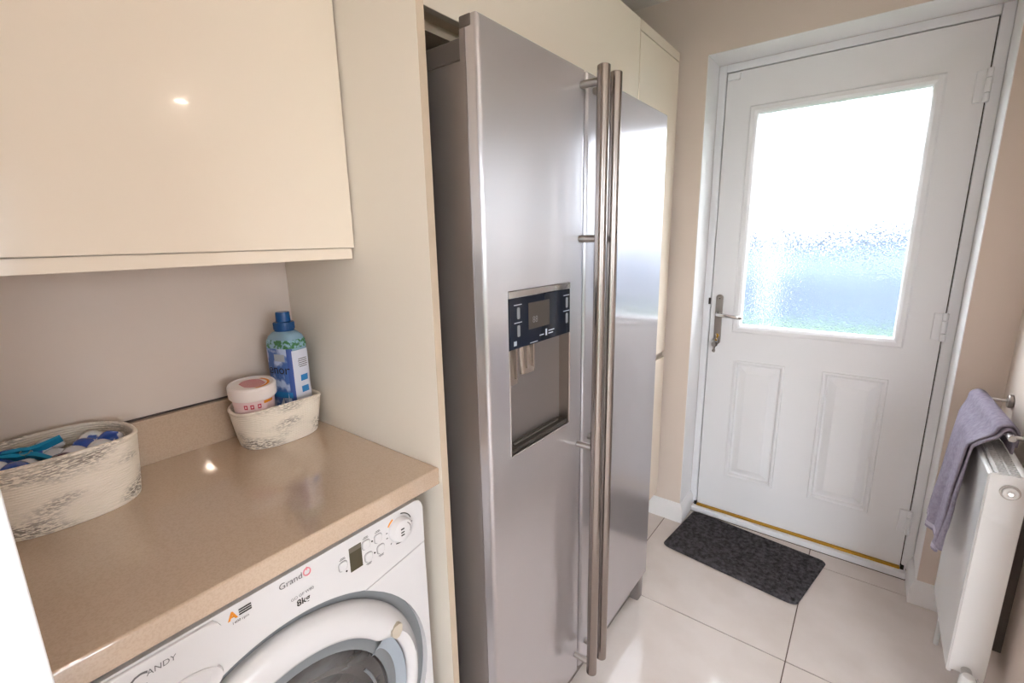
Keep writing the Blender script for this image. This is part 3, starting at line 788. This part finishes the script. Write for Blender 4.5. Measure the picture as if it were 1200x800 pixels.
# =================================================================== BASKETS AND WHAT IS IN THEM
ZT = .9093
def basket(name, c, rot, a0, b0, a1, b1, H, sway, label):
    r = empty(name, (c[0], c[1], ZT), label, 'basket', 'rope baskets on the worktop')
    coil = .0044
    def pt(t, z, off):
        f = z/H
        a = a0+(a1-a0)*f**.8+off; b = b0+(b1-b0)*f**.8+off
        x, y = (a*math.copysign(abs(math.cos(t))**.8, math.cos(t)), b*math.copysign(abs(math.sin(t))**.8, math.sin(t)))
        zz = z*(1+sway*math.cos(2*t)/H*f)
        X = x*math.cos(rot)-y*math.sin(rot); Y = x*math.sin(rot)+y*math.cos(rot)
        return Vector((c[0]+X, c[1]+Y, ZT+zz))
    n = int(H/coil); sub = 4
    prof = [(z*coil/sub, 00.0013*abs(math.sin(PI*z/sub))**.7) for z in range(0, (n-1)*sub+1)]
    N = 80
    bm = bmesh.new()
    full = [(z, o) for z, o in prof] + [(z, -.0045-o) for z, o in reversed(prof)]
    rings = [[bm.verts.new(pt(2*PI*k2/N, z, o)) for k2 in range(N)] for z, o in full]
    for i in range(len(rings)-1):
        for k2 in range(N): bm.faces.new((rings[i][k2], rings[i][(k2+1) % N], rings[i+1][(k2+1) % N], rings[i+1][k2]))
    bm.faces.new(list(reversed(rings[0]))); bm.faces.new(rings[-1])
    build('woven_wall', bm, 'rope', r, smooth=60)
    bm = bmesh.new()
    zt = (n-1)*coil
    tube(bm, [pt(2*PI*k2/N, zt+.0025, -.002) for k2 in range(N+1)], .0042, 10, False)
    build('rim', bm, 'rope', r, smooth=80)
    return r
b1c = (-1.152, -2.19)
basket('rope_basket', b1c, 0, .082, .105, .09, .117, .13, .004, 'large oval cream rope basket filled with laundry capsules, by the white door lining')
b2c = (-1.160, -1.787)
basket('rope_basket', b2c, .0, .062, .088, .077, .104, .099, .006, 'small cream rope basket holding the tub and blue bottle in the corner')

# laundry capsules
def pod_mesh(m):
    bm = bmesh.new()
    bmesh.ops.create_uvsphere(bm, u_segments=16, v_segments=10, radius=1)
    for v in bm.verts:
        x, y, z = v.co
        p = lambda q, e: math.copysign(abs(q)**e, q)
        v.co = Vector((p(x, .75)*.021, p(y, .75)*.018, z*.0115*(1+.25*math.cos(3.1*x))))
    me = bpy.data.meshes.new('capsule'); bm.to_mesh(me); bm.free()
    for pl in me.polygons: pl.use_smooth = True
    me.materials.append(M[m]); return me
pods = [pod_mesh(m) for m in ('pod_blue', 'pod_white', 'pod_maroon')]
names = ['blue and white', 'mostly white', 'dark maroon']
rnd = random.Random(3)
toward = ['toward the washing machine front', 'between worktop front and tub', 'toward the small basket', 'between tub and back wall',
          'toward the back wall', 'in the back corner', 'toward the white door lining', 'at the front by the door lining']
for layer in range(4):
    zl = ZT+.034+layer*.0235
    spots = [(0, 0)]+[(1, 2*PI*q/4+.4) for q in range(4)]+[(2, 2*PI*q/8+(.0 if layer == 3 else layer*.3)) for q in range(8)]
    for i, (rg, a) in enumerate(spots):
        if layer < 3 and rg < 2: continue
        sx, sy = ((0, 0), (.028, .045), (.054, .078))[rg]
        kind = rnd.choice([0, 0, 1, 1, 2])
        o = bpy.data.objects.new('laundry_capsule', pods[kind]); COL.objects.link(o)
        o.location = (b1c[0]+sx*math.cos(a), b1c[1]+sy*math.sin(a), zl+(rnd.uniform(0, .006) if layer == 3 else 0)+(.0 if rg < 2 or layer < 3 else .004))
        o.rotation_euler = (rnd.uniform(-.25, .25), rnd.uniform(-.25, .25), rnd.uniform(0, 6.28))
        if layer < 3: lab = names[kind]+' laundry capsule below the top layer in the large rope basket'
        elif rg == 0: lab = names[kind]+' laundry capsule in the middle of the large rope basket'
        elif rg == 1: lab = names[kind]+' laundry capsule, inner ring, '+toward[2*(i-1)]
        else: lab = names[kind]+' laundry capsule along the basket wall, '+toward[i-5]
        tag(o, lab, 'capsule', names[kind]+' laundry capsules')

# cyan clothes peg
pg = empty('clothes_peg', (-1.165, -2.225, 1.016), 'bright cyan plastic clothes peg lying on the laundry capsules', 'peg')
def peg():
    def arm(sgn):
        bm = bmesh.new()
        o = [(-.036, .001), (-.034, .006), (-.012, .010), (.0, .0085), (.012, .012), (.04, .026), (.042, .021), (.014, .004), (.0, .0015), (-.01, .003), (-.02, .0005)]
        prism(bm, [(x, sgn*y) for x, y in o], 'z', -.007, .007); return bm
    Rm = Matrix.Translation((-1.165, -2.222, 1.03)) @ Matrix.Rotation(math.radians(62), 4, 'Z') @ Matrix.Rotation(math.radians(35), 4, 'X')
    for s in (1, -1):
        bm = arm(s); bmesh.ops.transform(bm, verts=bm.verts, matrix=Rm); build('peg_arm', bm, 'peg', pg)
    bm = bmesh.new(); tube(bm, [(.008*math.cos(a)-.002, .008*math.sin(a), -.008+.016*q/24) for q, a in [(q, 2*PI*q/8) for q in range(25)]], .0012, 6)
    bmesh.ops.transform(bm, verts=bm.verts, matrix=Rm); build('spring', bm, 'satin', pg)
peg()

# stain remover tub
def tub():
    c = Vector((-1.164, -1.836, .985))
    r = empty('cleaning_tub', (c.x, c.y, ZT), 'round white plastic tub with red lettering on its lid, in the small basket', 'tub')
    Rm = Matrix.Translation((c.x, c.y, ZT+.004)) @ Matrix.Rotation(math.radians(4), 4, Vector((.43, .9, 0)))
    def put(name, bm, m, par=r, sm=35):
        bmesh.ops.transform(bm, verts=bm.verts, matrix=Rm); return build(name, bm, m, par, smooth=sm)
    put('tub_body', lathe(bmesh.new(), [(.032, .0), (.035, .002), (.046, .118), (.047, .132)], 56), 'tub_pink')
    lid = put('lid', lathe(bmesh.new(), [(.050, .120), (.0515, .122), (.0525, .147), (.050, .151), (.046, .1515), (.0445, .149), (.0, .149)], 64), 'tub', sm=30)
    # red lid print: a bold disc of strokes
    bm = bmesh.new()
    for q in range(11):
        y = -.022+.0044*q; w = .03*math.sqrt(max(0, 1-(y/.027)**2))
        x = -w
        while x < w:
            l = rnd.uniform(.004, .010); box(bm, x, min(x+l, w), y, y+.0027, .1491, .1494); x += l+.0022
    put('print', bm, 'ink_red', lid, 0)
    bm = lathe(bmesh.new(), [(.033, .1491), (.0385, .1491), (.0385, .1495), (.033, .1495)], 64, closed=True)
    bmesh.ops.delete(bm, geom=[v for v in bm.verts if math.atan2(v.co.y, v.co.x) < -.2 or math.atan2(v.co.y, v.co.x) > 2.2], context='VERTS'); put('print', bm, 'ink_orange', lid, 0)
    camdir = math.atan2(-2.298-c.y, -.006-c.x)
    def ring_print(a, z, w, h, m):
        bm = bmesh.new(); rr = lambda z_: .035+.011*(z_-.002)/.116+.0006
        vs = grid(bm, lambda u_, v_: Vector((rr(z+h*(v_-.5))*math.cos(a+w*(u_-.5)), rr(z+h*(v_-.5))*math.sin(a+w*(u_-.5)), z+h*(v_-.5))), 6, 1)
        put('print', bm, m, lid, 0)
    for k2, da in enumerate((-.42, -.12, .22)):
        ring_print(camdir+da, .106, .17, .011, 'ink_red')
        ring_print(camdir+da, .106, .08, .005, 'tub_pink')
    ring_print(camdir+.72, .113, .55, .007, 'ink_orange')
tub()

# fabric softener bottle
def bottle():
    c = (-1.176, -1.736)
    r = empty('softener_bottle', (c[0], c[1], ZT), 'blue-capped fabric softener bottle with a printed blue label, in the small basket', 'bottle')
    th = math.atan2(.49, .87)     # narrow side faces (.87,.49); wide side (.49,-.87)
    H = 1.219-ZT
    sec = lambda t, a, b: (math.copysign(abs(math.cos(t))**.55, math.cos(t))*a, math.copysign(abs(math.sin(t))**.55, math.sin(t))*b)
    # local u along the wide side, v along the wide side's normal
    U = Vector((.958, .282, 0)).normalized(); V = Vector((.282, -.958, 0)).normalized()
    def P(t, a, b, z): 
        p, q = sec(t, a, b); return Vector((c[0], c[1], ZT+z)) + U*p + V*q
    A, Bq = .044, .034
    prof = [(.9, .004), (.97, .008), (1, .016), (1, .10), (.97, .125), (1.0, .15), (1.0, .222), (.97, .238), (.87, .25), (.66, .259), (.45, .263)]
    def dims(z):
        for (s0, z0), (s1, z1) in zip(prof, prof[1:]):
            if z0 <= z <= z1: s = s0+(s1-s0)*(z-z0)/(z1-z0); return A*s, Bq*s
        return A, Bq
    bm = bmesh.new(); N = 64; rings = []
    for s, z in prof: rings.append([bm.verts.new(P(2*PI*k2/N, A*s, Bq*s if s > .5 else A*s, z)) for k2 in range(N)])
    for i in range(len(rings)-1):
        for k2 in range(N): bm.faces.new((rings[i][k2], rings[i][(k2+1) % N], rings[i+1][(k2+1) % N], rings[i+1][k2]))
    bm.faces.new(list(reversed(rings[0]))); bm.faces.new(rings[-1])
    body = build('bottle_body', bm, 'bottle', r, smooth=60)
    def wrap(name, t0, t1, z0, z1, m, off=.0006, n=24, nz=12, par=body):
        bm = bmesh.new()
        def f_(u_, v_):
            z = z0+(z1-z0)*v_; a, b = dims(z); t = t0+(t1-t0)*u_
            return P(t, a+off, b+off, z)
        grid(bm, f_, n, nz); return build(name, bm, m, par, smooth=60)
    R = math.radians
    lab = wrap('label', R(60), R(180), .02, .222, 'label_blue')           # wide front
    wrap('label', R(28), R(60), .02, .222, 'label_deep')
    wrap('label', R(-44), R(33), .022, .216, 'label_white', .0009)           # information panel
    wrap('label', R(-60), R(185), .222, .243, 'leaf_print', .0009)
    wrap('print', R(120), R(175), .185, .218, 'label_white', .0009)
    wrap('print', R(70), R(92), .19, .208, 'ink_white', .0012)
    wrap('print', R(50), R(110), .095, .11, 'ink_blue', .0010)
    # snowy firs and a chalet along the foot of the label
    def flat(name, poly, m, off=.0013):
        # poly of (angle deg, z); angle increases to the left
        bm = bmesh.new(); vs = []
        for a_, z in poly:
            a, b = dims(z); vs.append(bm.verts.new(P(R(a_), a+off, b+off, z)))
        bm.faces.new(vs); bmesh.ops.triangulate(bm, faces=bm.faces); build(name, bm, m, body, smooth=0)
    for a_, w, h in ((88, 14, .05), (70, 12, .065), (58, 9, .05), (108, 12, .04), (48, 8, .045)):
        flat('print', [(a_-w/2, .045), (a_+w/2, .045), (a_+w/4, .045+h*.5), (a_, .045+h), (a_-w/4, .045+h*.5)], 'snow_print')
    flat('print', [(50, .05), (72, .05), (72, .06), (61, .072), (50, .06)], 'brown_print', .0016)
    flat('print', [(48, .06), (61, .08), (74, .06), (61, .072)], 'snow_print', .0018)
    # marks of the information panel
    for z, w in ((.192, 20), (.187, 24), (.182, 22), (.177, 24), (.172, 18)): wrap('print', R(-4-w/2), R(-4+w/2), z, z+.002, 'ink_grey', .0012, 6, 1)
    for z, m in ((.135, 'ink_blue'), (.105, 'ink_blue'), (.07, 'leaf_print')): wrap('print', R(-12), R(4), z, z+.016, m, .0012, 6, 2)
    # brand lettering follows the label
    bm = text_bm('Lenor', .034)
    bmesh.ops.triangulate(bm, faces=bm.faces)
    for v in bm.verts:
        z = .168+v.co.y; a, b = dims(z)
        p = U*(v.co.x-.006)
        x = v.co.x-.006
        q = b*max(0, 1-min(1, abs(x)/a)**(2/.55))**(.55/2)+.0016
        v.co = Vector((c[0], c[1], ZT+z)) + U*x + V*q
    build('print', bm, 'ink', body, smooth=0)
    cap = build('cap', lathe(bmesh.new(), [(.0185, .258), (.019, .2625), (.0235, .263), (.024, .268), (.024, .283), (.0235, .285), (.0175, .2865), (.017, .30), (.0165, .309), (.015, .3105), (.0, .3105)], 48, (c[0], c[1], ZT)), 'cap_blue', r)
    bm = bmesh.new()
    for q in range(32):
        a = 2*PI*q/32; x, y = c[0]+.024*math.cos(a), c[1]+.024*math.sin(a); tube(bm, [(x, y, ZT+.267), (x, y, ZT+.284)], .0009, 6)
    build('grip_ridges', bm, 'cap_blue', cap)
bottle()

# =================================================================== DOORMAT
def doormat():
    cs = [Vector((-.635, -.395)), Vector((-.098, -.458)), Vector((-.027, -.105)), Vector((-.60, -.042))]
    r = empty('doormat', (-.34, -.25, 0), 'dark charcoal rectangular doormat on the tiles at the back door', 'doormat')
    def mp(u_, v_):
        a = cs[0]*(1-u_)+cs[1]*u_; b = cs[3]*(1-u_)+cs[2]*u_; return a*(1-v_)+b*v_
    loop = rrect(.5, .5, 1, 1, .06, 6)
    bm = bmesh.new(); rings = []
    for ins, z in ((.0, .001), (-.004, .004), (0, .0085), (.02, .0115)):
        rings.append([bm.verts.new((*mp(.5+(x-.5)*(1-2*ins*.8), .5+(y-.5)*(1-2*ins)), z)) for x, y in loop])
    n = len(loop)
    for i in range(3):
        for k2 in range(n): bm.faces.new((rings[i][k2], rings[i][(k2+1) % n], rings[i+1][(k2+1) % n], rings[i+1][k2]))
    bm.faces.new(rings[-1]); bm.faces.new(list(reversed(rings[0])))
    build('backing', bm, 'mat', r, smooth=50)
    # short looped pile
    bm = bmesh.new(); rn = random.Random(5)
    for q in range(5200):
        u_, v_ = rn.uniform(.02, .98), rn.uniform(.03, .97)
        p = mp(u_, v_); s = rn.uniform(.002, .0042); a = rn.uniform(0, 6.28); hh = rn.uniform(.0025, .0055)
        vs = [bm.verts.new((p.x+s*math.cos(a+2.1*k2), p.y+s*math.sin(a+2.1*k2), .011)) for k2 in range(3)]
        t_ = bm.verts.new((p.x+rn.uniform(-.002, .002), p.y+rn.uniform(-.002, .002), .011+hh))
        for k2 in range(3): bm.faces.new((vs[k2], vs[(k2+1) % 3], t_))
    o = build('pile', bm, 'mat', r, smooth=0); o['kind'] = 'stuff'
doormat()

# =================================================================== RADIATOR, RAIL, TOWEL
def radiator():
    x0, x1, y0, y1, z0, z1 = .269, .343, -.775, -.40, .225, .812
    r = empty('radiator', (.31, -.59, 0), 'white panel radiator on the right-hand wall under the towel rail', 'radiator')
    build('front_panel', B(x0, x0+.012, y0+.002, y1-.002, z0, z1-.004, bev=.005, seg=3), 'radiator', r)
    build('rear_panel', B(x1-.012, x1, y0+.002, y1-.002, z0, z1-.004, bev=.004), 'radiator', r)
    s = []
    for a, b2 in ((y0, y0+.004), (y1-.004, y1)):
        s.append(build('side_panel', B(x0+.003, x1-.001, a, b2, z0+.012, z1-.001, bev=.0018), 'radiator', r))
    bm = bmesh.new()
    for k2 in range(26):
        y = y0+.012+(y1-y0-.024)*k2/25; box(bm, x0+.018, x1-.018, y-.0017, y+.0017, z1-.003, z1)
    for x in (x0+.012, x1-.018): box(bm, x, x+.006, y0+.004, y1-.004, z1-.004, z1+.0005)
    box(bm, (x0+x1)/2-.002, (x0+x1)/2+.002, y0+.004, y1-.004, z1-.004, z1+.0005)
    build('top_grille', bm, 'radiator', r, smooth=0)
    bm = bmesh.new()
    for k2 in range(14):
        y = y0+.02+(y1-y0-.04)*k2/13; box(bm, x0+.013, x1-.013, y-.004, y+.004, z0+.02, z1-.02)
    build('convector_fins', bm, 'radiator', r, smooth=0)
    bm = bmesh.new(); rod(bm, (.311, y0-.009, .77), (.311, y0+.002, .77), .0145, 24); build('vent_boss', bm, 'radiator', s[0])
    build('vent_ring', lathe(bmesh.new(), [(.0145, y0-.003), (.0185, y0-.003), (.0185, y0-.0005), (.0145, y0-.0005)], 28, (.311, 0, .77), 'y', closed=True), 'satin', s[0])
    bm = bmesh.new(); rod(bm, (.311, y0-.013, .77), (.311, y0-.008, .77), .0065, 8, .001); build('vent_screw', bm, 'chrome', s[0])
    # valve and pipe
    v = build('valve_body', rod(bmesh.new(), (.306, y0-.04, .25), (.306, y0+.002, .25), .011), 'chrome', r)
    build('valve_head', lathe(bmesh.new(), [(.013, .0), (.017, .004), (.0185, .02), (.0165, .05), (.012, .056), (0, .057)], 28, (.306, y0-.034, .205), 'z'), 'radiator', v)
    build('pipe', rod(bmesh.new(), (.306, y0-.034, 0.0), (.306, y0-.034, .215), .0075), 'radiator', v)
    build('pipe', tube(bmesh.new(), [(.306, y1+.0, .25), (.306, y1+.03, .25), (.306, y1+.036, .24), (.306, y1+.036, 0.0)], .0075), 'radiator', r)
    for y in (y0+.09, y1-.09):
        bm = bmesh.new(); box(bm, x1-.001, XR-.0005, y-.015, y+.015, z0+.06, z1-.06); build('wall_bracket', bm, 'dark_plastic', r, smooth=0)
radiator()

A0, A1 = Vector((.30, -.235, .868)), Vector((.316, -.672, .870))
rl = empty('towel_rail', (XR, -.45, .87), 'polished chrome towel rail fixed to the right-hand wall above the radiator', 'towel rail')
build('rail_bar', rod(bmesh.new(), A0, A1, .0085, 24, .0012), 'chrome', rl)
for y, t_ in ((-.285, .115), (-.655, .96)):
    p = A0.lerp(A1, t_)
    build('rail_arm', rod(bmesh.new(), (p.x, y, p.z), (XR-.008, y, p.z), .0055, 18, .0005), 'chrome', rl)
    bm = bmesh.new(); rod(bm, (XR-.012, y, p.z), (XR-.0003, y, p.z), .021, 28, .002); build('wall_plate', bm, 'satin', rl)

def towel():
    r = empty('hand_towel', (.3, -.45, .87), 'folded lavender-grey hand towel draped over the chrome rail', 'towel')
    def sheet(s0, s1, lift, front, back, flare, near_shift, name, m, v0=0, v1=1, thick=.006, far_shift=0):
        """u along the rail, v from the back hem over the bar to the front hem"""
        bm = bmesh.new()
        R = .0095+lift
        arcL = PI*R; L = back+arcL+front
        def f_(u_, v_):
            s = s0+(s1-s0)*u_
            base = A0.lerp(A1, s)
            w = L*(v0+(v1-v0)*v_)
            if w < back:       # behind the bar
                d = back-w; x = base.x+R; z = base.z-d; dx = .002*math.sin(9*u_+d*20); q = 0
                return Vector((x+dx, base.y+.0*d, z))
            if w < back+arcL:
                a = (w-back)/R; return Vector((base.x+R*math.cos(a), base.y, base.z+R*math.sin(a)))
            d = w-back-arcL; q = d/front
            fold = (.0055*math.sin(u_*2*PI*1.6+.8+q*.7)+.003*math.sin(u_*2*PI*3.7+2*q))*q**.7
            ripple = .0018*math.sin(13*q+5*u_)
            e = min(1, q/.15); e = e*e*(3-2*e)
            x = base.x-R-(.012+.032*u_)*e-(flare+.032*(1-u_))*q+min(1.8*fold, .002)+ripple*q*.6
            y = base.y+(far_shift*(1-u_)+near_shift*u_)*q
            z = base.z-d*(1-.02*u_)
            return Vector((x, y, z))
        grid(bm, f_, 40, 60)
        o = build(name, bm, m, r, smooth=80)
        md = o.modifiers.new('thickness', 'SOLIDIFY'); md.thickness = thick; md.offset = 0
        return o
    # x: rail at .30 far / .316 near; hem flares clear of the radiator front at .269
    sheet(.075, .895, .0105, .385, .035, .018, -.02, 'outer_layer', 'towel', far_shift=-.125)
    sheet(.10, .925, .0030, .365, .05, .020, -.03, 'inner_layer', 'towel', thick=.005, far_shift=-.10)
    sheet(.075, .895, .0105, .385, .035, .018, -.02, 'hem_band', 'towel_hem', .962, .985, .008, far_shift=-.125)
towel()

# =================================================================== CEILING LAMPS
n = 0
for x, y, lab in ((1.96, -.96, 'lit recessed ceiling downlight mirrored as a spot in the wall cabinet door'),
                  (.9, -2.6, 'unseen fill downlight added in the adjoining room, level with the camera'),  # adjoining-room lamps from here on are unseen, added as fill light
                  (1.9, -2.25, 'unseen fill downlight added in the adjoining room, near its far wall'),
                  (1.2, -3.3, 'unseen fill downlight added in the adjoining room, close to the glazed doors'),
                  (-.13, -2.2, 'unseen fill downlight added above the floor before the washing machine')):  # unseen lamp added to brighten the utility
    d = empty('ceiling_downlight', (x, y, ZC), lab, 'downlight', 'recessed ceiling downlights')
    build('trim_ring', lathe(bmesh.new(), [(.038, ZC-.0005), (.038, ZC-.006), (.048, ZC-.004), (.05, ZC-.0005)], 40, (x, y, 0), closed=True), 'white_paint', d)
    build('lamp_face', lathe(bmesh.new(), [(0, ZC-.002), (.038, ZC-.002), (.038, ZC-.0008), (0, ZC-.0008)], 32, (x, y, 0)), 'lamp', d)
